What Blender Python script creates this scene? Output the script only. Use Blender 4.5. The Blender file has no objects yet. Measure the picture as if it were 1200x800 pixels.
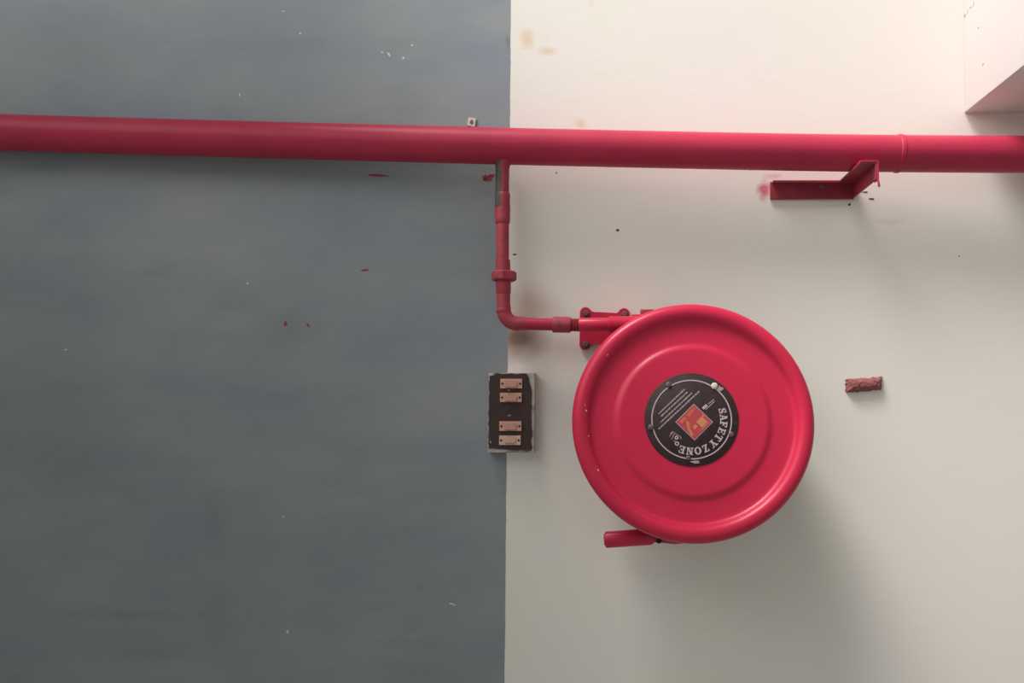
import bpy, bmesh, math, random
from mathutils import Vector, Matrix
random.seed(7)
R = math.radians
PI = math.pi

# ------------------------------------------------------------------ camera, light, exposure
F, D, VX, VY, Z0 = 940.0, 2.10, 690.0, 484.0, 1.40      # focal (px of a 1200 px frame), wall distance, foot of the view on the wall
scene = bpy.context.scene
C = scene.collection
cam_d = bpy.data.cameras.new('camera')
cam = bpy.data.objects.new('camera', cam_d); C.objects.link(cam)
cam_d.sensor_width = 36.0
cam_d.lens = 36.0 * F / 1200.0
cam_d.shift_x = -(VX - 600.0) / 1200.0
cam_d.shift_y = (VY - 400.0) / 1200.0
cam_d.clip_start = 0.02
cam.location = (0, -D, Z0)
cam.rotation_euler = (R(90), 0, 0)
scene.camera = cam

world = bpy.data.worlds.new('world'); scene.world = world
world.use_nodes = True
bg = world.node_tree.nodes['Background']
bg.inputs[0].default_value = (0.97, 1.0, 0.93, 1)
bg.inputs[1].default_value = 0.34

def area(name, loc, target, sx, sy, power, col, spread=180):
    l = bpy.data.lights.new(name, 'AREA'); l.shape = 'RECTANGLE'; l.size = sx; l.size_y = sy
    l.energy = power; l.color = col; l.spread = R(spread)
    o = bpy.data.objects.new(name, l); C.objects.link(o)
    o.location = loc
    o.rotation_euler = (Vector(target) - Vector(loc)).to_track_quat('-Z', 'Y').to_euler()
    return o
# daylight from the window opening beyond the top of the picture
area('window_daylight', (-0.32, -0.76, Z0 + 2.62), (1.05, 0.0, Z0 - 0.05), 1.4, 1.5, 14.0, (1.0, 0.935, 0.935), 36)
area('side_fill_light', (-2.04, -2.1, Z0 + 2.5), (0.89, 0.0, Z0 + 2.9), 3.0, 2.4, 50, (0.98, 0.985, 1.0), 130)  # soft fill lamp added to brighten the upper left, not a real window

vs = scene.view_settings
vs.view_transform = 'Standard'; vs.look = 'None'; vs.gamma = 1.0; vs.use_curve_mapping = False
vs.exposure = 0.0

def P(u, v, d=0.0):
    """point on the plane that stands d metres off the wall, seen at pixel (u, v)"""
    s = (D - d) / F
    return Vector(((u - VX) * s, -d, Z0 + (VY - v) * s))
def S(px, d=0.0): return px * (D - d) / F

# ------------------------------------------------------------------ materials
def mat(name, col, rough=0.5, spec=0.5, metal=0.0, var=0.0, vscale=8.0, bump=0.0, bscale=60.0, col2=None, c2lo=0.5, c2hi=0.7, c2scale=30, coat=0.0):
    m = bpy.data.materials.new(name); m.use_nodes = True
    nt = m.node_tree; n = nt.nodes; b = n['Principled BSDF']
    b.inputs['Roughness'].default_value = rough; b.inputs['Metallic'].default_value = metal
    b.inputs['Specular IOR Level'].default_value = spec
    b.inputs['Coat Weight'].default_value = coat
    tc = n.new('ShaderNodeTexCoord')
    rgb = n.new('ShaderNodeRGB'); rgb.outputs[0].default_value = (*col, 1)
    out = rgb.outputs[0]
    if var:
        no = n.new('ShaderNodeTexNoise'); no.inputs['Scale'].default_value = vscale; no.inputs['Detail'].default_value = 5
        nt.links.new(tc.outputs['Object'], no.inputs['Vector'])
        mr = n.new('ShaderNodeMapRange'); mr.inputs[1].default_value = 0.3; mr.inputs[2].default_value = 0.7
        mr.inputs[3].default_value = 1 - var; mr.inputs[4].default_value = 1 + var
        nt.links.new(no.outputs[0], mr.inputs[0])
        hs = n.new('ShaderNodeHueSaturation'); nt.links.new(out, hs.inputs['Color']); nt.links.new(mr.outputs[0], hs.inputs['Value'])
        out = hs.outputs[0]
    if col2:
        no = n.new('ShaderNodeTexNoise'); no.inputs['Scale'].default_value = c2scale; no.inputs['Detail'].default_value = 6
        nt.links.new(tc.outputs['Object'], no.inputs['Vector'])
        mr = n.new('ShaderNodeMapRange'); mr.inputs[1].default_value = c2lo; mr.inputs[2].default_value = c2hi
        nt.links.new(no.outputs[0], mr.inputs[0])
        mx = n.new('ShaderNodeMixRGB'); nt.links.new(mr.outputs[0], mx.inputs[0]); nt.links.new(out, mx.inputs[1]); mx.inputs[2].default_value = (*col2, 1)
        out = mx.outputs[0]
    nt.links.new(out, b.inputs['Base Color'])
    if bump:
        no = n.new('ShaderNodeTexNoise'); no.inputs['Scale'].default_value = bscale; no.inputs['Detail'].default_value = 4
        nt.links.new(tc.outputs['Object'], no.inputs['Vector'])
        bp = n.new('ShaderNodeBump'); bp.inputs['Strength'].default_value = bump; bp.inputs['Distance'].default_value = 0.002
        nt.links.new(no.outputs[0], bp.inputs['Height']); nt.links.new(bp.outputs[0], b.inputs['Normal'])
    return m

RED = (0.52, 0.018, 0.058)
M = dict(
    reel=mat('gloss_red_enamel', RED, 0.34, 0.28, var=0.04, vscale=6, bump=0.03, bscale=40),
    pipe=mat('red_pipe_paint', (0.40, 0.027, 0.062), 0.42, 0.18, var=0.08, vscale=9, bump=0.10, bscale=45),
    fitting=mat('dusty_red_fitting_paint', (0.33, 0.038, 0.056), 0.55, 0.35, var=0.14, vscale=30, bump=0.25, bscale=90, col2=(0.10, 0.035, 0.03), c2lo=0.60, c2hi=0.75, c2scale=45),
    steel=mat('bare_dark_steel', (0.055, 0.048, 0.044), 0.6, 0.4, var=0.3, vscale=60, bump=0.3),
    maroon=mat('maroon_bracket_paint', (0.29, 0.030, 0.050), 0.55, 0.35, var=0.2, vscale=25, bump=0.3, bscale=60, col2=(0.085, 0.04, 0.035), c2lo=0.5, c2hi=0.75, c2scale=14),
    bolt=mat('greyed_bolt', (0.16, 0.07, 0.07), 0.6, 0.4, var=0.2, vscale=60),
    hose=mat('black_rubber_hose', (0.015, 0.014, 0.014), 0.7, 0.3),
    plate=mat('black_label_plate', (0.036, 0.020, 0.020), 0.6, 0.25, var=0.2, vscale=60, col2=(0.06, 0.045, 0.045), c2lo=0.6, c2hi=0.8, c2scale=50),
    print=mat('pale_print', (0.46, 0.37, 0.38), 0.6, 0.3),
    print2=mat('dim_print', (0.33, 0.255, 0.265), 0.6, 0.3),
    logo=mat('logo_red', (0.43, 0.05, 0.058), 0.5, 0.4),
    logo_tan=mat('logo_tan', (0.55, 0.20, 0.10), 0.5, 0.4),
    logo_orange=mat('logo_orange', (0.75, 0.24, 0.12), 0.5, 0.4),
    rivet=mat('dark_label_screw', (0.11, 0.07, 0.075), 0.5, 0.5),
    splat=mat('white_paint_splat', (0.62, 0.52, 0.5), 0.7, 0.3),
    box=mat('worn_white_switch_box', (0.50, 0.44, 0.41), 0.6, 0.3, var=0.12, vscale=40, col2=(0.12, 0.08, 0.07), c2lo=0.55, c2hi=0.66, c2scale=28),
    panel=mat('dark_brown_switch_panel', (0.042, 0.020, 0.019), 0.45, 0.4, var=0.15, vscale=30),
    sw=mat('aged_beige_switch', (0.56, 0.31, 0.23), 0.45, 0.4, var=0.06, vscale=50),
    sw_light=mat('pale_beige_switch', (0.64, 0.42, 0.33), 0.45, 0.4, var=0.06, vscale=50),
    sw_screw=mat('rusty_switch_screw', (0.05, 0.022, 0.018), 0.6, 0.3),
    stub=mat('flaking_maroon_stub', (0.25, 0.085, 0.085), 0.8, 0.2, var=0.3, vscale=120, bump=0.6, bscale=160),
    smear=mat('dark_red_smear', (0.30, 0.03, 0.05), 0.6, 0.3),
    fleck=mat('white_fleck', (0.58, 0.57, 0.52), 0.7, 0.3),
    speck=mat('dark_speck', (0.05, 0.03, 0.03), 0.7, 0.3),
    chip=mat('grey_plaster_chip', (0.34, 0.30, 0.26), 0.8, 0.2),
    tag=mat('cream_tag', (0.62, 0.56, 0.46), 0.6, 0.3),
    block=mat('white_painted_pier', (0.68, 0.635, 0.60), 0.75, 0.2, var=0.025, vscale=3, bump=0.06, bscale=25),
)

def wall_material():
    m = bpy.data.materials.new('two_tone_wall_paint'); m.use_nodes = True
    nt = m.node_tree; n = nt.nodes; L = nt.links.new; b = n['Principled BSDF']
    b.inputs['Roughness'].default_value = 0.62; b.inputs['Specular IOR Level'].default_value = 0.3
    geo = n.new('ShaderNodeNewGeometry')
    sep = n.new('ShaderNodeSeparateXYZ'); L(geo.outputs['Position'], sep.inputs[0])
    def math_(op, a, b_=None, c=None, clamp=False):
        x = n.new('ShaderNodeMath'); x.operation = op; x.use_clamp = clamp
        for i, v in enumerate((a, b_, c)):
            if v is None: continue
            if isinstance(v, (int, float)): x.inputs[i].default_value = v
            else: L(v, x.inputs[i])
        return x.outputs[0]
    def noise(scale, detail=4, vec=None, rough=0.5):
        x = n.new('ShaderNodeTexNoise'); x.inputs['Scale'].default_value = scale; x.inputs['Detail'].default_value = detail
        x.inputs['Roughness'].default_value = rough
        L(vec or geo.outputs['Position'], x.inputs['Vector']); return x.outputs[0]
    def rng(v, a, b_, c, d):
        x = n.new('ShaderNodeMapRange'); x.clamp = True; L(v, x.inputs[0])
        for i, k in enumerate((a, b_, c, d)): x.inputs[i + 1].default_value = k
        return x.outputs[0]
    def mix(f, a, b_):
        x = n.new('ShaderNodeMixRGB')
        if isinstance(f, (int, float)): x.inputs[0].default_value = f
        else: L(f, x.inputs[0])
        for i, v in ((1, a), (2, b_)):
            if isinstance(v, tuple): x.inputs[i].default_value = (*v, 1)
            else: L(v, x.inputs[i])
        return x.outputs[0]
    # dado line: top (599,0), bottom (591,800)
    a, c = P(599, 0), P(591.3, 800)
    k = (a.x - c.x) / (a.z - c.z)
    line = math_('MULTIPLY_ADD', sep.outputs[2], k, a.x - k * a.z)
    wob = math_('MULTIPLY_ADD', noise(9, 3), 0.006, -0.003)
    wob2 = math_('MULTIPLY_ADD', noise(80, 2), 0.002, -0.001)
    e = math_('ADD', math_('SUBTRACT', sep.outputs[0], line), math_('ADD', wob, wob2))
    side = rng(e, -0.0008, 0.0008, 0, 1)
    # streaked dado: brush and dirt marks
    mp = n.new('ShaderNodeMapping'); mp.inputs['Scale'].default_value = (1.0, 1, 2.2); L(geo.outputs['Position'], mp.inputs[0])
    blue = mix(rng(noise(2.4, 6, mp.outputs[0]), 0.35, 0.68, 0, 1), (0.222, 0.246, 0.276), (0.276, 0.290, 0.288))
    blue = mix(rng(noise(5.5, 7, mp.outputs[0], 0.62), 0.52, 0.78, 0, 0.45), blue, (0.180, 0.198, 0.216))
    mp2 = n.new('ShaderNodeMapping'); mp2.inputs['Scale'].default_value = (6, 1, 60); L(geo.outputs['Position'], mp2.inputs[0])
    streak = rng(noise(2.0, 3, mp2.outputs[0]), 0.3, 0.7, 0.985, 1.012)
    cream = mix(rng(noise(2.0, 4), 0.35, 0.65, 0, 1), (0.775, 0.722, 0.668), (0.765, 0.728, 0.652))
    def blob(u, v, ru, rv, col, amt, base, ang=0, soft=1.0, nz=0.5):
        p = P(u, v); sx = S(ru); sz = S(rv)
        dx = math_('SUBTRACT', sep.outputs[0], p.x); dz = math_('SUBTRACT', sep.outputs[2], p.z)
        ca, sa = math.cos(ang), math.sin(ang)
        X = math_('DIVIDE', math_('ADD', math_('MULTIPLY', dx, ca), math_('MULTIPLY', dz, sa)), sx)
        Z = math_('DIVIDE', math_('SUBTRACT', math_('MULTIPLY', dz, ca), math_('MULTIPLY', dx, sa)), sz)
        r = math_('SQRT', math_('ADD', math_('MULTIPLY', X, X), math_('MULTIPLY', Z, Z)))
        r = math_('ADD', r, math_('MULTIPLY_ADD', noise(45, 4), nz, -nz * 0.5))
        f = rng(r, 1 - soft * 0.75, 1 + soft * 0.25, amt, 0)
        return mix(f, base, col)
    # tan stains, rust burn by the elbow, pinkish overspray, faint marks
    for u, v, ru, rv, am in ((618, 45, 9, 13, .6), (641, 60, 11, 5, .6), (680, 145, 8, 7, .55), (694, 3, 4, 5, .3), (1042, 260, 18, 4, .3), (640, 47, 4, 4, .12)):
        cream = blob(u, v, ru, rv, (0.66, 0.47, 0.27), am, cream, nz=0.9)
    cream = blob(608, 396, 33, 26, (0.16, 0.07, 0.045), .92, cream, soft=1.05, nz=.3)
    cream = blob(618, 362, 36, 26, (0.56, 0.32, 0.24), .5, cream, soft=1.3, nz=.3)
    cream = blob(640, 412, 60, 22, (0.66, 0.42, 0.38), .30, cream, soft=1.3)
    cream = blob(896, 223, 9, 11, (0.60, 0.07, 0.14), .85, cream, nz=1.6)
    cream = blob(905, 206, 9, 4, (0.55, 0.12, 0.16), .35, cream, nz=2.2)
    for u, v, ru, rv in ((493, 688, 8, 4), (340, 380, 40, 20), (250, 610, 14, 40), (150, 720, 90, 7), (170, 765, 45, 9), (255, 715, 20, 30), (70, 520, 80, 60), (90, 60, 70, 50)):
        blue = blob(u, v, ru, rv, (0.165, 0.178, 0.19), .35, blue, soft=1.3)
    blue = blob(596, 50, 5, 10, (0.14, 0.14, 0.13), .5, blue, nz=1.5)
    col = mix(side, blue, cream)
    hs = n.new('ShaderNodeHueSaturation'); L(col, hs.inputs['Color']); L(streak, hs.inputs['Value'])
    L(hs.outputs[0], b.inputs['Base Color'])
    bp = n.new('ShaderNodeBump'); bp.inputs['Strength'].default_value = 0.07; bp.inputs['Distance'].default_value = 0.003
    hgt = math_('ADD', noise(14, 5), math_('MULTIPLY', noise(2.0, 3, mp2.outputs[0]), 0.06))
    L(hgt, bp.inputs['Height']); L(bp.outputs[0], b.inputs['Normal'])
    return m
M['wall'] = wall_material()

# ------------------------------------------------------------------ mesh helpers
def obj(name, bm, m, parent=None, smooth=False, mats=None):
    me = bpy.data.meshes.new(name)
    bmesh.ops.recalc_face_normals(bm, faces=bm.faces[:])
    bm.to_mesh(me); bm.free()
    for x in (mats or [m]): me.materials.append(M[x] if isinstance(x, str) else x)
    if smooth:
        for p in me.polygons: p.use_smooth = True
        me.set_sharp_from_angle(angle=R(38))
    o = bpy.data.objects.new(name, me); C.objects.link(o)
    if parent is not None:
        o.parent = parent
    return o
def tag(o, label=None, cat=None, group=None, kind=None):
    if label: o['label'] = label
    if cat: o['category'] = cat
    if group: o['group'] = group
    if kind: o['kind'] = kind
    return o
def empty(name, loc, rot=(0, 0, 0)):
    o = bpy.data.objects.new(name, None); C.objects.link(o); o.location = loc; o.rotation_euler = rot
    o.empty_display_size = 0.05
    return o
def box(bm, x0, x1, y0, y1, z0, z1, bevel=0.0, seg=2):
    vs_ = [bm.verts.new((x, y, z)) for x in (x0, x1) for y in (y0, y1) for z in (z0, z1)]
    fs = []
    for q in ((0, 1, 3, 2), (4, 6, 7, 5), (0, 4, 5, 1), (2, 3, 7, 6), (0, 2, 6, 4), (1, 5, 7, 3)):
        fs.append(bm.faces.new([vs_[i] for i in q]))
    if bevel:
        es = list({e for f in fs for e in f.edges})
        bmesh.ops.bevel(bm, geom=es, offset=bevel, segments=seg, affect='EDGES', profile=0.5)
    return bm
def nb(): return bmesh.new()
def prism(bm, pts, y0, y1, bevel=0.0):
    """outline (x, z) extruded from y0 to y1"""
    a = [bm.verts.new((x, y0, z)) for x, z in pts]; b = [bm.verts.new((x, y1, z)) for x, z in pts]
    n = len(pts)
    f0 = bm.faces.new(a); bm.faces.new(b[::-1])
    for i in range(n): bm.faces.new((a[i], b[i], b[(i + 1) % n], a[(i + 1) % n]))
    if bevel:
        bmesh.ops.bevel(bm, geom=list(f0.edges), offset=bevel, segments=2, affect='EDGES')
    return bm
def frame(d):
    d = d.normalized(); up = Vector((0, 0, 1)) if abs(d.z) < 0.9 else Vector((1, 0, 0))
    a = d.cross(up).normalized(); return a, a.cross(d).normalized()
def tube(bm, path, radii, seg=32, caps=True):
    """surface of revolution along a path, one radius per point"""
    path = [Vector(p) for p in path]
    if isinstance(radii, (int, float)): radii = [radii] * len(path)
    a = None; rings = []
    for i, p in enumerate(path):
        j0, j1 = max(i - 1, 0), min(i + 1, len(path) - 1)
        d = path[j1] - path[j0]
        if d.length < 1e-7: d = path[min(i + 2, len(path) - 1)] - path[max(i - 2, 0)]
        d.normalize()
        if a is None: a, _ = frame(d)
        a = (a - d * a.dot(d)).normalized(); b = d.cross(a)
        rings.append([bm.verts.new(p + (a * math.cos(t) + b * math.sin(t)) * radii[i]) for t in (2 * PI * k / seg for k in range(seg))])
    for r0, r1 in zip(rings, rings[1:]):
        for k in range(seg): bm.faces.new((r0[k], r0[(k + 1) % seg], r1[(k + 1) % seg], r1[k]))
    if caps: bm.faces.new(rings[0][::-1]); bm.faces.new(rings[-1])
    return bm
def turned(bm, p0, p1, prof, seg=32):
    """lathe: prof = [(t 0..1, radius)] between p0 and p1"""
    p0, p1 = Vector(p0), Vector(p1); d = p1 - p0; a, b = frame(d); rings = []
    for t, r in prof:
        c = p0 + d * t
        rings.append([bm.verts.new(c + (a * math.cos(x) + b * math.sin(x)) * r) for x in (2 * PI * k / seg for k in range(seg))])
    for r0, r1 in zip(rings, rings[1:]):
        for k in range(seg): bm.faces.new((r0[k], r0[(k + 1) % seg], r1[(k + 1) % seg], r1[k]))
    bm.faces.new(rings[0][::-1]); bm.faces.new(rings[-1])
    return bm
def lathe_y(bm, prof, seg=96, closed_ends=True):
    """prof = [(radius, h)], axis is -Y (h towards the viewer)"""
    rings = []
    for r, h in prof:
        if r < 1e-6: rings.append([bm.verts.new((0, -h, 0))])
        else: rings.append([bm.verts.new((r * math.cos(x), -h, r * math.sin(x))) for x in (2 * PI * k / seg for k in range(seg))])
    for r0, r1 in zip(rings, rings[1:]):
        if len(r0) == 1 and len(r1) == 1: continue
        for k in range(seg):
            q = (k + 1) % seg
            if len(r0) == 1: bm.faces.new((r0[0], r1[q], r1[k]))
            elif len(r1) == 1: bm.faces.new((r0[k], r0[q], r1[0]))
            else: bm.faces.new((r0[k], r0[q], r1[q], r1[k]))
    return bm
def disc(bm, cx, cz, r, y0, y1, seg=20):
    prism(bm, [(cx + r * math.cos(2 * PI * k / seg), cz + r * math.sin(2 * PI * k / seg)) for k in range(seg)], y0, y1)
    return bm
def blob_outline(cx, cz, rx, rz, ang=0, n=14, jag=0.3):
    pts = []
    for k in range(n):
        t = 2 * PI * k / n; q = 1 + random.uniform(-jag, jag)
        x, z = rx * q * math.cos(t), rz * q * math.sin(t)
        pts.append((cx + x * math.cos(ang) - z * math.sin(ang), cz + x * math.sin(ang) + z * math.cos(ang)))
    return pts

# ------------------------------------------------------------------ setting: wall and pier
bm = nb(); box(bm, -3.4, 3.2, 0.0, 0.15, Z0 - 2.0, Z0 + 2.2)
wall = tag(obj('wall_back', bm, 'wall'), 'plaster wall painted blue-grey on one side, cream on the other', kind='structure')

c0 = P(1129.5, 132.5)
bm = nb(); box(bm, c0.x, 3.2, -0.42, -0.0005, c0.z, Z0 + 2.2, bevel=0.003)
pier = tag(obj('wall_right', bm, 'block', smooth=True), 'cream painted concrete pier jutting from the wall above the pipe end', kind='structure')
for u, v, a, b, g in ((1137.5, 8.8, .004, .0028, 0), (1130.8, 18.5, .005, .0032, .9), (1141, 5.2, .006, .001, .9), (1134, 13.5, .006, .0009, .9), (1146.5, 32.5, .0025, .0025, 0), (1152, 75.5, .003, .003, 0)):
    dd = D - (c0.x / (u - VX)) * F; p = P(u, v, dd); bm = nb(); n_ = 9            # chips in the pier's side face, by the corner
    pts_ = [(0.0, a * math.cos(t) * math.cos(g) + b * math.sin(t) * math.sin(g), -a * math.cos(t) * math.sin(g) + b * math.sin(t) * math.cos(g)) for t in (2 * PI * k / n_ for k in range(n_))]
    f0 = [bm.verts.new((-.0006, y, z)) for _, y, z in pts_]; f1 = [bm.verts.new((.001, y, z)) for _, y, z in pts_]
    bm.faces.new(f0); bm.faces.new(f1[::-1])
    for k in range(n_): bm.faces.new((f0[k], f1[k], f1[(k + 1) % n_], f0[(k + 1) % n_]))
    o = obj('chip', bm, 'chip', pier); o.location = (c0.x, p.y, p.z)

# flecks, smears and specks stuck to the wall: thin paint with an outline of its own
def fleck(name, u, v, ru, rv, m, ang=0, jag=0.3, t=0.0006):
    p = P(u, v); bm = nb(); prism(bm, blob_outline(0, 0, S(ru), S(rv), ang, 12, jag), -t, 0.0004)
    o = obj(name, bm, m, wall); o.location = p
    return o
for u, v, a, b, g in ((448, 61.5, 1.6, 1.0, -.4), (456, 64, 1.2, 3.0, .5), (473, 68, 1.4, 2.0, .5), (483, 53, 1.2, 1.2, 0), (281, 111, .9, 2.2, 0), (352, 39.5, 1.6, 1.0, -.6),
                      (332, 13.5, 1.4, 1, 0), (77.5, 409.5, 2.4, .8, 0), (290, 332, 1.3, 1.3, 0), (337, 740, 1.6, 1.6, 0), (332.5, 605, .8, 2, -.3), (530, 707.5, 4.5, 1.0, -.25),
                      (573, 206, 1, 1.2, 0)):
    fleck('paint_fleck', u, v, a, b, 'fleck', g)
for u, v, a, b, g in ((443, 205.5, 13, 1.1, -.02), (428.5, 316.5, 5, 1.0, .1), (335, 379, 2.0, 2.6, 0), (361, 381, 1.2, 2.2, .5), (575.5, 206, 4.5, 1.8, .3), (568.5, 208, 2.8, 3.2, 0), (571.5, 210.5, 4.5, 1.8, .1)):
    fleck('paint_smear', u, v, a, b, 'smear', g)
for u, v, a, b in ((724, 269.5, 2.0, 1.3), (652, 202.5, .9, .9), (603, 298, 2.2, .9), (995.5, 239.5, 1.4, 1.4), (1137.5, 8.8, 1.2, 1.2), (1129.5, 18, 1.3, 2.0), (1013, 225, 3.5, .7), (1021.5, 233, 2.8, .8), (1182, 213, 2.2, 1.8),
                   (1193, 221, 1.6, 1.0), (880, 199, 1, 1), (1124, 300, 0.8, 0.8)):
    if u < 1128: fleck('dark_speck', u, v, a, b, 'speck')

# ------------------------------------------------------------------ fire main pipe
PR = 0.0445
def PD(u): return 0.055 + 0.047 * min(max(u, 0), 1250) / 1200
pts = [(-800, 131.5), (-260, 147.5), (0, 155.2), (200, 161), (400, 166.4), (600, 171.6), (800, 176), (950, 178.8), (1070, 180.2), (1200, 180.9), (1420, 181.3), (2120, 182.2)]
path = [P(u, v, PD(u)) for u, v in pts]
def spline(path, n=8):
    out = []
    for i in range(len(path) - 1):
        p0, p1, p2, p3 = path[max(i - 1, 0)], path[i], path[i + 1], path[min(i + 2, len(path) - 1)]
        for k in range(n):
            t = k / n
            out.append(0.5 * ((2 * p1) + (p2 - p0) * t + (2 * p0 - 5 * p1 + 4 * p2 - p3) * t * t + (3 * p1 - p0 - 3 * p2 + p3) * t ** 3))
    out.append(path[-1]); return out
sp = spline(path)
def on_pipe(u):
    x = P(u, 0, PD(u)).x
    for a, b in zip(sp, sp[1:]):
        if a.x <= x <= b.x: return a.lerp(b, (x - a.x) / (b.x - a.x))
main = empty('main_pipe', on_pipe(600))
tag(main, 'thick red fire main pipe running across the whole wall', 'pipe')
def attach(o, root):
    o.parent = root; o.matrix_parent_inverse = Matrix.LocRotScale(root.location, root.rotation_euler, None).inverted(); return o
bm = nb(); tube(bm, sp, PR, 48)
attach(obj('pipe_run', bm, 'pipe', smooth=True), main)
bm = nb(); a = on_pipe(1049.5); b = on_pipe(1055.5)
turned(bm, a, b, [(0, PR - .001), (0.1, PR + .0012), (0.35, PR + .0024), (0.6, PR + .0016), (0.8, PR + .0024), (1, PR - .001)], 48)
for v in bm.verts: v.co += Vector((random.uniform(-.0006, .0006), 0, 0))
tag(attach(obj('weld_seam', bm, 'pipe', smooth=True), main), 'raised ring of weld around the pipe')

# ------------------------------------------------------------------ branch pipe down to the reel
BD = 0.078
branch = empty('branch_pipe', P(589, 195, BD))
tag(branch, 'thin red branch pipe dropping from the main and elbowing to the reel', 'pipe')
def bpart(name, bm, m='fitting', **k): return attach(obj(name, bm, m, smooth=True, **k), branch)
r1 = S(8.0, BD)
def Q(u, v, d=BD): return P(u, v, d)
# welded stub, half of it bare blackened steel
bm = nb(); tube(bm, [Q(589.3, 189.6), Q(589.3, 191.2), Q(589, 193.5), Q(588.6, 198), Q(588.5, 224), Q(588.6, 234), Q(588.8, 250)], [r1 * 1.3, r1 * 1.22, r1 * 1.06, r1, r1 * .98, r1 * 1.02, r1], 40)
bm.faces.ensure_lookup_table()
cx = Q(588.6, 215).x
for f in bm.faces:
    c = f.calc_center_median()
    if c.x < cx + S(-0.5) and P(0, 193).z > 0:
        v = VY - (c.z - Z0) * F / (D - BD)
        if 190 < v < 242: f.material_index = 1
bm2 = bm
bpart('welded_stub', bm2, mats=['fitting', 'steel'])
bm = nb(); turned(bm, Q(588.9, 226), Q(588.9, 262), [(0, r1), (.03, r1 * 1.10), (.12, r1 * 1.13), (.25, r1 * 1.08), (.5, r1 * 1.13), (.85, r1 * 1.10), (.97, r1 * 1.06), (1, r1 * .98)], 40)
for f in bm.faces:
    c = f.calc_center_median(); v = VY - (c.z - Z0) * F / (D - BD)
    if c.x < Q(587, 0).x and v < 246 - 6 * random.random(): f.material_index = 1
bpart('socket', bm, mats=['fitting', 'steel'])
bm = nb(); tube(bm, [Q(588.9, 258), Q(589.2, 310)], r1 * .92, 32); bpart('pipe_length', bm)
# union with hexagon-like nut
bm = nb(); turned(bm, Q(589.4, 304), Q(589.6, 318), [(0, r1 * .9), (.05, r1 * 1.05), (.9, r1 * 1.09), (1, r1 * 1.1)], 32); bpart('union_tail', bm)
bm = nb()
ctop, cbot = Q(590.6, 317.5), Q(590.6, 329.5)
turned(bm, ctop, cbot, [(0, r1 * 1.2), (.06, r1 * 1.72), (.16, r1 * 1.84), (.84, r1 * 1.84), (.94, r1 * 1.72), (1, r1 * 1.2)], 8)
nut = bpart('union_nut', bm); nut.data.set_sharp_from_angle(angle=R(25))
bm = nb(); turned(bm, Q(589.8, 328), Q(590, 345), [(0, r1 * 1.12), (.85, r1 * 1.09), (.93, r1 * 1.03), (1, r1 * .95)], 32); bpart('union_collar', bm)
# elbow
bm = nb()
pth = [Q(590, 340), Q(590.2, 356)]
cu, cv, cr = 606.5, 363.0, 16.0
pth += [Q(cu - cr * math.cos(t), cv + cr * math.sin(t)) for t in [PI / 2 * k / 10 for k in range(11)]]
pth += [Q(610, 379), Q(616, 379.3)]
tube(bm, pth, [r1 * .98, r1 * .98] + [r1 * 1.04] * 11 + [r1 * 1.0, r1 * .93], 32); bpart('elbow', bm)
bm = nb(); turned(bm, Q(589.9, 361.5), Q(590.1, 366), [(0, r1), (.2, r1 * 1.1), (.8, r1 * 1.1), (1, r1)], 32); bpart('elbow_lip', bm)
bm = nb(); turned(bm, Q(603, 379), Q(606.5, 379), [(0, r1), (.2, r1 * 1.08), (.8, r1 * 1.06), (1, r1 * .9)], 32); bpart('elbow_lip', bm)
bm = nb(); tube(bm, [Q(608, 379.1), Q(652, 380.2)], r1 * .89, 32); bpart('pipe_length', bm, 'pipe')
bm = nb(); turned(bm, Q(647, 380.1), Q(669.5, 380.6), [(0, r1 * .9), (.04, r1 * 1.15), (.1, r1 * 1.18), (.9, r1 * 1.16), (.97, r1 * 1.1), (1, r1 * .85)], 32); bpart('socket', bm)
bm = nb(); prof = []
for k in range(9): prof += [(k / 9, r1 * .86), ((k + .5) / 9, r1 * 1.0)]
prof.append((1, r1 * .9)); turned(bm, Q(668, 380.6), Q(681, 380.8), prof, 32); bpart('threaded_nipple', bm)

# ------------------------------------------------------------------ bracket that carries the reel
brk = empty('reel_bracket', P(708, 385, 0))
tag(brk, 'red wall plate with four bolted ears behind the reel', 'bracket')
def kpart(name, bm, m='reel', **k): return attach(obj(name, bm, m, smooth=True, **k), brk)
e = 6.8; ears = [(686.3, 366.5), (731.2, 367.6), (685.8, 402.6), (730.8, 403.5)]
def arc(c, r, a0, a1, n=10): return [(c[0] + r * math.cos(R(a0 + (a1 - a0) * k / n)), c[1] - r * math.sin(R(a0 + (a1 - a0) * k / n))) for k in range(n + 1)]
out = arc(ears[0], e, 190, 10, 12) + [(695.5, 366.2), (723.5, 367.6)] + arc(ears[1], e, 170, -10, 12) + [(737.9, 385)] + arc(ears[3], e, 10, -170, 12) + [(723, 403), (695, 402)] + arc(ears[2], e, -10, -190, 12) + [(679.5, 385)]
pp = [P(u, v, 0.012) for u, v in out]
bm = nb(); prism(bm, [(p.x, p.z) for p in pp], -0.012, -0.0005, bevel=0.002)
kpart('wall_plate', bm)
for u, v in ears:
    bm = nb(); p = P(u + .6, v + .3, 0.02)
    turned(bm, (p.x, -0.011, p.z), (p.x, -0.024, p.z), [(0, S(4.6)), (.25, S(4.6)), (.26, S(3.4)), (.8, S(3.4)), (1, S(2.6))], 6 if v < 380 else 12)
    kpart('bolt', bm, 'bolt')
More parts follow.
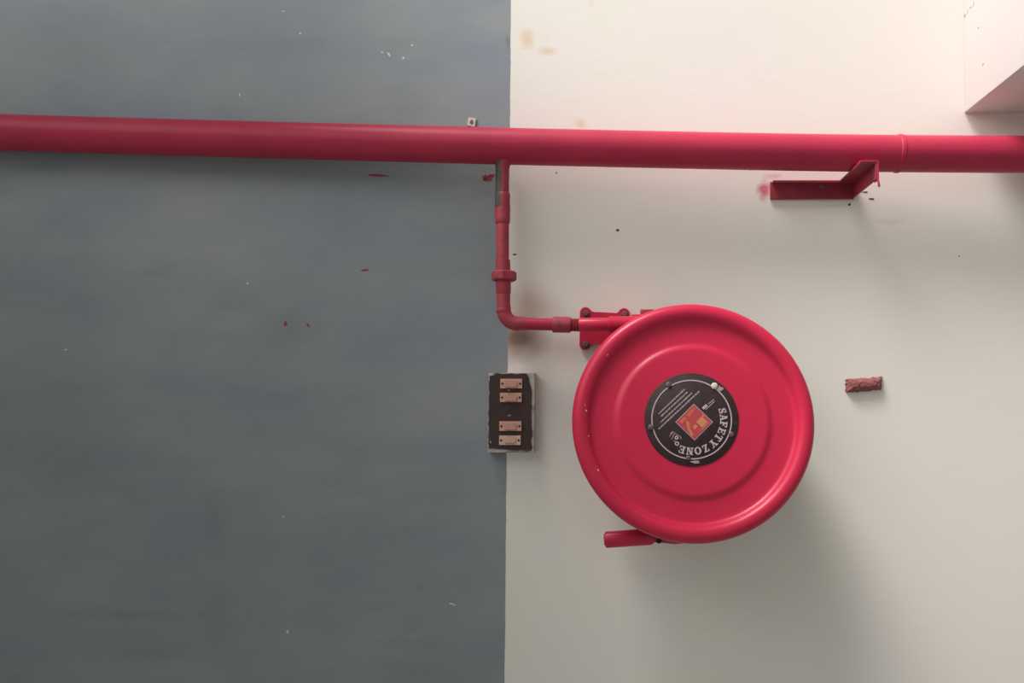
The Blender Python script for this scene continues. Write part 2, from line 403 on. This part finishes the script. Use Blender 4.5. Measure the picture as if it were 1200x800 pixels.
# swivel inlet tube running along the plate, then the arm that reaches out to the reel hub
bm = nb(); turned(bm, Q(678, 380.6), Q(716, 380.2), [(0, r1 * .95), (.03, r1 * 1.02), (.97, r1 * 1.02), (1, r1 * .9)], 32); kpart('inlet_tube', bm)
bm = nb(); turned(bm, Q(713, 380.0), Q(764, 379.7), [(0, r1 * 1.0), (.02, r1 * 1.18), (.98, r1 * 1.18), (1, r1)], 32); kpart('swivel_sleeve', bm)
bm = nb()
p0, p1 = Q(715, 380, .02), Q(762, 380, .02); box(bm, p0.x, p1.x, -0.055, -0.011, p0.z - .018, p0.z + .016, bevel=.002); kpart('saddle', bm)
bm = nb()
box(bm, P(740, 0, .06).x, P(768, 0, .06).x, -0.070, -0.046, P(0, 378, .06).z, P(0, 368.6, .06).z, bevel=.002); kpart('stop_block', bm)
bm = nb(); box(bm, P(750.5, 0, .06).x, P(766, 0, .06).x, -0.066, -0.050, P(0, 370, .06).z, P(0, 362.6, .06).z, bevel=.0015); kpart('stop_lug', bm, 'fitting')

# ------------------------------------------------------------------ hose reel
HD = 0.235
hub = P(812.5, 493.0, HD)
reel = empty('hose_reel', hub, (R(-9.5), 0, 0))
tag(reel, 'round red fire hose reel with black SAFETY ZONE label', 'hose reel')
px = S(1, HD)                      # metres per photo pixel at the disc
def rpart(name, bm, m='reel', parent=None, smooth=True, **k):
    o = obj(name, bm, m, smooth=smooth, **k); o.parent = parent or reel; return o
RO = 141.5 * px
prof = [(RO - .012, -.046), (RO - .005, -.047), (RO - .003, -.040), (RO - .0015, -.022)]
rc, hc, rr = RO - .0195, -.006, .0195
for k in range(0, 19):
    t = R(-12 + (150 + 12) * k / 18); prof.append((rc + rr * math.cos(t), hc + rr * math.sin(t) * 0.95))
prof += [(RO - .0415, -.0035), (RO - .046, -.0055), (RO - .052, -.0062), (.190, -.0062), (.1845, -.0058), (.1795, -.0035), (.1745, -.0008), (.1695, .0), (.166, .0), (.10, .0), (0, .0)]
bm = nb(); lathe_y(bm, prof, 128); 
front = rpart('front_disc', bm)
# inside skin so the disc has thickness
sol = front.modifiers.new('thickness', 'SOLIDIFY'); sol.thickness = 0.0015; sol.offset = 1
bm = nb(); lathe_y(bm, [(0, -.145), (.235, -.145), (.243, -.149), (.247, -.155), (.243, -.160), (.235, -.158), (0, -.155)], 96)
rpart('back_disc', bm)
# hose wound between the discs
prof = [(.10, -.020)]
for k in range(6):
    h0 = -.022 - k * .0195
    prof += [(.225 + .0097 * math.sin(PI * q / 6), h0 - .0195 * q / 6) for q in range(7)]
prof += [(.10, -.141)]
bm = nb(); lathe_y(bm, prof, 96); rpart('wound_hose', bm, 'hose')
bm = nb(); turned(bm, (0, .13, 0), (0, .185, 0), [(0, .05), (.6, .05), (.62, .035), (1, .035)], 32); rpart('hub', bm, 'fitting')

# nozzle at the loose end of the hose, parked at the bottom
ND = 0.125
inv = (Matrix.Translation(hub) @ Matrix.Rotation(R(-9.5), 4, 'X')).inverted()
def L_(u, v, d): return inv @ P(u, v, d)
bm = nb(); tube(bm, [L_(764, 396, .045), L_(776, 430, .035), inv @ (hub + Vector((-.03, .196, .0))), inv @ (hub + Vector((0.0, .196, -.028)))], .014, 16); rpart('carrying_arm', bm)
nr = S(9.7, ND)
bm = nb(); turned(bm, L_(709.2, 632.3, ND), L_(766, 628.3, ND), [(0, nr * .55), (0, nr * .93), (.03, nr * 1.0), (.5, nr * 1.0), (.93, nr * 1.02), (.955, nr * .95), (1, nr * .80)], 32)
noz = rpart('nozzle', bm)
bm = nb(); turned(bm, L_(707.6, 632.4, ND), L_(710, 632.2, ND), [(0, nr * .5), (.2, nr * .72), (.9, nr * .75), (1, nr * .6)], 24); rpart('nozzle_tip', bm, 'fitting', noz)
bm = nb(); tube(bm, [L_(764, 628.4, ND), L_(776, 629, ND), L_(790, 631, ND), L_(812, 629, ND)], [nr * .70, nr * .7, nr * .66, nr * .66], 20); rpart('hose_tail', bm, 'fitting')
bm = nb(); p = L_(772.5, 633.6, ND + .017); turned(bm, p + Vector((0, .008, 0)), p, [(0, .0065), (.7, .0065), (1, .005)], 16); rpart('clamp_screw', bm, 'hose')

# paint chips on the rim
for u, v, s in ((686, 482, 1.6), (685, 475, 1), (689, 511, 1.3), (691, 490, .9), (700, 551, 1.3), (773, 608, 1.2), (711.5, 415.5, 1.2), (790, 380, .7), (816, 606, .6)):
    dx, dz = (u - 812.5) * px, -(v - 493) * px / math.cos(R(9.5))
    r = math.hypot(dx, dz)
    h = -.0062
    if r > RO - .036: h = hc + math.sqrt(max(rr * rr - (r - rc) ** 2, 0)) * .95
    bm = nb(); prism(bm, blob_outline(dx, dz, s * px, s * px * 1.2, 0, 9, .35), -h - .0012, -h + .004)
    rpart('paint_chip', bm, 'splat', smooth=False)

# ---- label plate
lab = empty('label_plate', (-2.2 * px, -.0012, 1.6 * px)); lab.parent = reel
lab['label'] = 'round black printed label plate'
def lpart(name, bm, m, smooth=False):
    o = obj(name, bm, m, smooth=smooth); o.parent = lab; return o
LR = 55.2 * px
bm = nb(); lathe_y(bm, [(0, .0025), (LR - .001, .0025), (LR, .0018), (LR, -.0015), (0, -.0015)], 72); lpart('plate', bm, 'plate', True)
T0, T1 = -.0022, -.0030
bm = nb(); r0, r1_ = 45.8 * px, 47.2 * px; n = 96
for k in range(n):
    a0, a1 = 2 * PI * k / n, 2 * PI * (k + 1) / n
    q = [bm.verts.new((r * math.cos(a), T1, r * math.sin(a))) for r, a in ((r0, a0), (r1_, a0), (r1_, a1), (r0, a1))]; bm.faces.new(q)
bmesh.ops.remove_doubles(bm, verts=bm.verts[:], dist=1e-6)
lpart('ring_line', bm, 'print')
for sx, sy, m, s in ((-162, -253, 'rivet', 3.3), (170, -245, 'splat', 3.9), (-295, 58, 'rivet', 3.4), (282, 110, 'rivet', 3.3), (-30, 280, 'rivet', 2.8)):
    x, z = sx / 6.16 * px, -sy / 6.16 * px; bm = nb()
    turned(bm, (x, .0, z), (x, -.0062, z), [(0, s * px), (.7, s * px), (.9, s * px * .8), (1, s * px * .4)], 16)
    lpart('screw', bm, m, True)
bm = nb(); prism(bm, blob_outline(34 * px, 36 * px, 3.5 * px, 3.5 * px, 0, 11, .4), -.0034, -.002); lpart('paint_chip', bm, 'print2')
bm = nb(); prism(bm, blob_outline(3 * px, -50 * px, 5 * px, 1.6 * px, 0, 11, .4), -.0034, -.002); lpart('paint_chip', bm, 'print2')

# slab-serif letters, unit box: width 0..1, height 0..1
def strokes(ch):
    q = []
    def bar(x0, z0, x1, z1): q.append([(x0, z0), (x1, z0), (x1, z1), (x0, z1)])
    def sl(x0, z0, x1, z1, w): q.append([(x0 - w / 2, z0), (x0 + w / 2, z0), (x1 + w / 2, z1), (x1 - w / 2, z1)])
    s = .13
    if ch == 'A':
        sl(.18, 0, .47, 1, .14); sl(.80, 0, .53, 1, .26); bar(.28, .28, .72, .40); bar(0, 0, .38, s); bar(.58, 0, 1.02, s); bar(.3, .88, .62, 1)
    elif ch in 'EF':
        bar(.12, 0, .40, 1); bar(0, 1 - s, .92, 1); bar(.80, .68, .94, 1); bar(.4, .44, .66, .56); bar(.58, .34, .70, .66)
        if ch == 'E': bar(0, 0, .94, s); bar(.82, 0, .96, .34)
        else: bar(0, 0, .56, s)
    elif ch == 'T':
        bar(.36, 0, .64, 1); bar(.0, 1 - s, 1, 1); bar(0, .66, .13, 1); bar(.87, .66, 1, 1); bar(.22, 0, .78, s)
    elif ch == 'Y':
        sl(.48, .42, .16, 1, .26); sl(.56, .42, .84, 1, .14); bar(.38, 0, .66, .5); bar(.22, 0, .82, s); bar(-.04, 1 - s, .44, 1); bar(.62, 1 - s, 1.04, 1)
    elif ch == 'Z':
        bar(.05, 1 - s, .95, 1); bar(.05, 0, .95, s); sl(.22, 0, .78, 1, .30); bar(.05, .66, .18, 1); bar(.82, 0, .95, .34)
    elif ch == 'N':
        bar(.10, 0, .25, 1); bar(.76, 0, .91, 1); sl(.74, 0, .24, 1, .28); bar(-.02, 0, .40, s); bar(-.02, 1 - s, .34, 1); bar(.6, 1 - s, 1.04, 1)
    elif ch == 'O':
        n = 24
        for k in range(n):
            a0, a1 = 2 * PI * k / n, 2 * PI * (k + 1) / n
            q.append([(.5 + .24 * math.cos(a0), .5 + .38 * math.sin(a0)), (.5 + .53 * math.cos(a0), .5 + .52 * math.sin(a0)), (.5 + .53 * math.cos(a1), .5 + .52 * math.sin(a1)), (.5 + .24 * math.cos(a1), .5 + .38 * math.sin(a1))])
    elif ch == 'S':
        pts_ = [(.84, .70), (.74, .86), (.50, .94), (.26, .86), (.20, .70), (.34, .57), (.52, .50), (.72, .42), (.80, .28), (.72, .13), (.48, .06), (.24, .14), (.12, .30)]
        ws = [.10, .12, .13, .18, .24, .26, .28, .26, .24, .18, .13, .12, .10]
        for i in range(len(pts_) - 1):
            (xa, za), (xb, zb) = pts_[i], pts_[i + 1]; d = Vector((xb - xa, zb - za)).normalized(); nx, nz = -d.y, d.x
            q.append([(xa + nx * ws[i] / 2, za + nz * ws[i] / 2), (xa - nx * ws[i] / 2, za - nz * ws[i] / 2), (xb - nx * ws[i + 1] / 2, zb - nz * ws[i + 1] / 2), (xb + nx * ws[i + 1] / 2, zb + nz * ws[i + 1] / 2)])
        bar(.76, .66, .90, 1.0); bar(.06, 0, .20, .36)
    return q
def letter(ch, ang, rad, w, h, m, name='letter', eps=0):
    a = R(ang); up = Vector((math.cos(a), -math.sin(a))); rt = Vector((-math.sin(a), -math.cos(a)))
    bm = nb()
    for i, quad in enumerate(strokes(ch)):
        prism(bm, [tuple(up * (rad + (z - .5) * h) + rt * ((x - .5) * w)) for x, z in quad], T1 - 0.00002 * i, T0)
    lpart(name, bm, m)
for ch, ang in zip('SAFETYZONE', (-15.4, -3.4, 9.2, 22, 35, 49.2, 65.4, 80.1, 94.6, 108.6)):
    letter(ch, ang, 37.6 * px, 7.3 * px * (1.06 if ch in 'AOYN' else .98), 8.7 * px, 'print')

# red logo square in the middle, standing on its corner as the label is turned
LC = Vector((2.9, -3.3))
def lq(pts_, m, name, y=T1):
    bm = nb(); prism(bm, [((LC.x + x) * px, (LC.y + z) * px) for x, z in pts_], y, T0); return lpart(name, bm, m)
lq([(0, 21.9), (22.2, 0), (0, -21.9), (-22.2, 0)], 'print2', 'logo_border', T1)
lq([(0, 20.4), (20.6, 0), (0, -20.4), (-20.6, 0)], 'logo', 'logo_ground', T1 - .0004)
def st(x, z):     # label frame (x right, z up as printed) -> picture frame, printed up = down-right
    k = math.sqrt(.5); return (k * (-x) + k * z, -k * x - k * z)
def lp(pts_, m, name, y=T1 - .0008): return lq([st(x, z) for x, z in pts_], m, name, y)
lp([(-11.2, 1.6), (-1.6, 1.6), (-1.6, 11.2), (-11.2, 11.2)], 'logo_tan', 'logo_block')
lp([(-13.4, 1.0), (-11.8, 1.0), (-11.8, 3.2), (-13.4, 3.2)], 'logo_orange', 'logo_mark')
lp([(-12.2, 12.0), (.5, 12.0), (.5, 12.9), (-12.2, 12.9)], 'logo_tan', 'logo_bar')
for k in range(4):
    lp([(.6 + k * 1.2, 2.6), (1.3 + k * 1.2, 2.6), (2.1 + k * 1.2, 6.8), (1.4 + k * 1.2, 6.8)], 'logo_orange', 'logo_hatch')
for x0, z0, hh in ((4.6, -6.0, 7), (6.8, -3.5, 6), (8.6, -.6, 6), (9.6, 2.6, 6), (10.6, 6.4, 5)):
    lp([(x0, z0), (x0 + 2.4, z0 - .4), (x0 + 4.2, z0 + hh * .72), (x0 + 1.6, z0 + hh * .5), (x0 + 1.2, z0 + hh)], 'logo_tan', 'logo_flame')
# small SAFETY ZONE line along the logo's lower edge
x = -12.2
for ch in 'SAFETY ZONE':
    if ch != ' ':
        bm = nb()
        for i, quad in enumerate(strokes(ch)):
            prism(bm, [tuple((LC + Vector(st(x + xx * 1.8, -12.4 + zz * 3.4))) * px) for xx, zz in quad], T1 - .0008 - .00002 * i, T0)
        lpart('logo_letter', bm, 'logo_orange')
    x += 2.25
# lines of fine print: far too small to read, one dash a word
def screen(u, v): return ((u - 810.3) * px, -(v - 491.4) * px)
for (ua, va), (ub, vb) in (((802.8, 455.6), (771.8, 485)), ((806, 459), (774.3, 488.2)), ((811.3, 460), (774, 495)), ((820, 458), (771.5, 503))):
    bm = nb(); d = Vector((ub - ua, vb - va)); ln = d.length; d.normalize(); nrm = Vector((-d.y, d.x)); t = 0
    while t < ln:
        w = random.uniform(1.6, 4.6); w = min(w, ln - t)
        if w < .6: break
        hh = random.uniform(.78, 1.0)
        a = Vector((ua, va)) + d * t; b = a + d * w
        prism(bm, [screen(*(a + nrm * hh)), screen(*(b + nrm * hh)), screen(*(b - nrm * hh)), screen(*(a - nrm * hh))], T1, T0)
        t += w + random.uniform(.45, .8)
    lpart('fine_print_line', bm, 'print2')
def dash(u0, v0, u1, v1, w, m, name):
    a, b = Vector((u0, v0)), Vector((u1, v1)); d = (b - a).normalized(); nrm = Vector((-d.y, d.x)) * w / 2
    bm = nb(); prism(bm, [screen(*(a + nrm)), screen(*(b + nrm)), screen(*(b - nrm)), screen(*(a - nrm))], T1, T0); lpart(name, bm, m)
dash(828.6, 474.4, 823.6, 478.8, 3.2, 'print', 'small_emblem')
dash(837, 467.5, 830, 473.6, 1.1, 'print2', 'fine_print_line'); dash(837.5, 470.2, 827, 480, 1.1, 'print2', 'fine_print_line')
# approval mark and small round mark beside the last letter
bm = nb()
for rr0, rr1, cu_, cv_ in ((1.3, 2.6, 792.6, 520.0), (.9, 2.3, 792.2, 513.2)):
    for k in range(16):
        a0, a1 = 2 * PI * k / 16, 2 * PI * (k + 1) / 16; cx_, cz_ = screen(cu_, cv_)
        prism(bm, [(cx_ + r * px * math.cos(a), cz_ + r * px * math.sin(a)) for r, a in ((rr0, a0), (rr1, a0), (rr1, a1), (rr0, a1))], T1, T0)
lpart('round_mark', bm, 'print')
for a in ((784, 511.5, 789, 506), (786.5, 514.8, 790.5, 507), (785, 508.5, 788, 505.6), (790, 508, 797, 512), (788.5, 516.5, 791, 517.5), (797, 512, 797.5, 515)):
    dash(*a, .8, 'print2', 'approval_mark')

# ------------------------------------------------------------------ pipe support bracket (angle iron bent off the wall)
sup = empty('pipe_bracket', P(950, 230, 0))
tag(sup, 'bent maroon angle-iron bracket holding up the main pipe', 'bracket')
TD = .178; zt = on_pipe(1020).z - PR - .001; th = .005; fl = S(20.5, TD)
xr = P(1028.5, 0, TD).x; x_l = P(902, 0, 0).x
zb = P(0, 233.5, .004).z
bm = nb()
box(bm, x_l, xr, -.0075, -.0005, zb, zt, bevel=.001)                 # flange on the wall
box(bm, x_l + .004, xr - fl + .004, -.022, -.006, zt - .006, zt, bevel=.001)            # short lip on top of it
for v in bm.verts:
    if v.co.z < zt - .02: v.co.z += random.uniform(-.0012, .0012)
attach(obj('wall_flange', bm, 'maroon'), sup)
bm = nb()
box(bm, xr - fl, xr, -TD, -.004, zt - th, zt, bevel=.0008)                   # seat under the pipe
attach(obj('seat_flange', bm, 'maroon'), sup)
bm = nb(); box(bm, xr - th, xr, -TD, -.004, zt - S(21, TD), zt - th + .0005, bevel=.0008)
attach(obj('side_flange', bm, 'maroon'), sup)
# bright drip of paint at the tip
bm = nb()
box(bm, xr - .001, xr + .003, -TD - .0015, -TD + .023, zt - S(22, TD), zt + .002, bevel=.001)
box(bm, xr - fl, xr + .002, -TD - .0015, -TD + .023, zt - .002, zt + .002, bevel=.0008)
turned(bm, (xr + .001, -TD, zt - .045), (xr + .004, -TD, zt - .062), [(0, .002), (.6, .0028), (.85, .0032), (1, .001)], 10)
tag(attach(obj('paint_drip', bm, 'pipe'), sup), 'bright red paint along the tip')
bm = nb(); p = P(963, 217, .01); turned(bm, (p.x, -.006, p.z), (p.x, -.011, p.z), [(0, S(3.2)), (.6, S(3.2)), (1, S(1.6))], 12)
attach(obj('bolt', bm, 'bolt', smooth=True), sup)

# ------------------------------------------------------------------ switch board
SD = 0.034
sb = empty('switch_board', P(599.6, 531, 0))
tag(sb, 'dark brown switch board with worn white edges straddling the paint line', 'switch board')
def spart(name, bm, m, parent=None, smooth=False):
    o = obj(name, bm, m, smooth=smooth); return attach(o, sb) if parent is None else o
def quad(u0, v0, u1, v1, lean=0.012):
    """picture rectangle as a slightly leaning quad on the board front"""
    f_ = lambda u, v: (P(u, v, SD).x, P(u, v, SD).z)
    return [f_(u0 - lean * (v1 - 484), v1), f_(u1 - lean * (v1 - 484) , v1), f_(u1 - lean * (v0 - 484), v0), f_(u0 - lean * (v0 - 484), v0)]
bm = nb(); prism(bm, quad(572.2, 436.8, 626.4, 530.2), -SD, -.0005, bevel=.0018); spart('back_box', bm, 'box')
# front panel with a chipped outline
def ragged(poly, step=2.5, amp=.45):
    o = []
    for (a, b), (c, d) in zip(poly, poly[1:] + poly[:1]):
        n = max(1, int(math.hypot(c - a, d - b) / step))
        for k in range(n): o.append((a + (c - a) * k / n + random.uniform(-amp, amp), b + (d - b) * k / n + random.uniform(-amp, amp)))
    return o
outl = ragged([(573.8, 440.2), (578, 439.3), (583.5, 437.8), (600, 437.6), (607, 438.2), (612, 437.6), (617.5, 438.5), (619.8, 443), (621.2, 452), (623, 456), (622.6, 480), (622.9, 505), (622.4, 527.6), (600, 526.4), (586, 526.0), (572.8, 525.4), (572.6, 500), (573.2, 470)])
bm = nb(); pl = [P(u, v, SD) for u, v in outl]; prism(bm, [(p.x, p.z) for p in pl][::-1], -SD - .0035, -SD + .002)
panel = spart('front_panel', bm, 'panel')
for u, v, a, b in ((597.2, 486.6, 2.3, .7), (575, 517.6, .8, 1.6), (596.6, 457.3, 1.6, 1.0)):
    bm = nb(); p = P(u, v, SD); prism(bm, blob_outline(p.x, p.z, S(a), S(b), .2, 9, .3), -SD - .0042, -SD - .003); spart('paint_chip', bm, 'print2')
def switch(u0, v0, u1, v1, m, tall):
    g = empty('switch', P((u0 + u1) / 2, v1, SD)); attach(g, sb)
    W = u1 - u0; H = v1 - v0
    def sp_(name, bm, mm, smooth=True):
        o = obj(name, bm, mm, smooth=smooth); o.parent = g
        # g is itself a child of the board: undo both placements
        o.matrix_parent_inverse = Matrix.Translation(P((u0 + u1) / 2, v1, SD)).inverted(); return o
    def pr(u, v): p = P(u, v, SD + .006); return (p.x, p.z)
    bm = nb(); prism(bm, [pr(u0, v1), pr(u1, v1), pr(u1, v0), pr(u0, v0)], -SD - .0085, -SD - .003, bevel=.0006); sp_('switch_plate', bm, m)
    ra, rb, rc_, rd = u0 + .23 * W, u0 + .76 * W, v0 + .2 * H, v0 + (.86 if tall else .74) * H
    bm = nb(); k = .8
    prism(bm, [pr(ra + k, rd), pr(rb - k, rd), pr(rb, rd - k), pr(rb, rc_ + k), pr(rb - k, rc_), pr(ra + k, rc_), pr(ra, rc_ + k), pr(ra, rd - k)], -SD - .0115, -SD - .008)
    bm.verts.ensure_lookup_table()
    for v in bm.verts:                                   # rocked: the left end stands out
        if v.co.y < -SD - .011: v.co.y -= .007 * (1 - (v.co.x - pr(ra, 0)[0]) / (pr(rb, 0)[0] - pr(ra, 0)[0]))
    sp_('rocker', bm, m)
    for u in (u0 + .095 * W, u1 - .095 * W):
        p = pr(u, (v0 + v1) / 2); bm = nb()
        turned(bm, (p[0], -SD - .008, p[1]), (p[0], -SD - .0096, p[1]), [(0, S(1.35)), (.6, S(1.35)), (1, S(.9))], 12); sp_('screw', bm, 'sw_screw')
switch(586.3, 443.7, 612.0, 455.0, 'sw', True)
switch(586.0, 460.1, 611.4, 471.0, 'sw', True)
switch(585.2, 493.4, 611.1, 504.8, 'sw', True)
switch(585.0, 510.1, 610.2, 521.2, 'sw_light', False)

# ------------------------------------------------------------------ flaking stub on the wall and small tag by the pipe
p = P(1013.5, 450.5, .012); w, h = S(21.3), S(8)
bm = nb()
bmesh.ops.create_grid(bm, x_segments=26, y_segments=10, size=1)
fv = {}
for v in bm.verts:
    gx, gy = v.co.x, v.co.y
    edge = max(abs(gx), abs(gy) ** 1.0)
    fall = max(0.0, 1 - max(abs(gx) ** 8, abs(gy) ** 3))
    jx = random.uniform(-.045, .045) if abs(gx) > .99 else random.uniform(-.01, .01)
    jz = random.uniform(-.10, .10) if abs(gy) > .99 else random.uniform(-.03, .03)
    lump = .0008 * math.sin(gx * 9) * math.cos(gy * 3) + random.uniform(-.0010, .0010)
    bow = (.12 if gx > .45 else 0) + (-.10 if gx < -.3 and gy < 0 else 0)
    v.co = Vector(((gx + jx) * w, -(.0015 + (.017 + lump) * fall), (gy * 0.95 + jz + bow + gx * .08) * h))
back = bmesh.ops.extrude_face_region(bm, geom=bm.faces[:])
for g in back['geom']:
    if isinstance(g, bmesh.types.BMVert): g.co.y = 0.002
o = obj('wall_stub', bm, 'stub'); o.location = (p.x, 0, p.z)
tag(o, 'short flaking maroon stub stuck to the cream wall right of the reel', 'stub')

t = empty('wall_tag', P(553, 143.7, 0)); tag(t, 'tiny cream square tag with a dark middle just above the pipe', 'tag')
bm = nb(); c, s = math.cos(R(-10)), math.sin(R(-10))
sq = [(x * S(4.6), z * S(4.9)) for x, z in ((-1, -1), (1, -1), (1, 1), (-1, 1))]
prism(bm, [(x * c - z * s, x * s + z * c) for x, z in sq], -.005, 0, bevel=.0008); o = obj('tag_plate', bm, 'tag'); o.parent = t
bm = nb(); prism(bm, blob_outline(0, 0, S(2.2), S(2.6), -.3, 12, .12), -.006, -.004); o = obj('tag_hole', bm, 'bolt'); o.parent = t
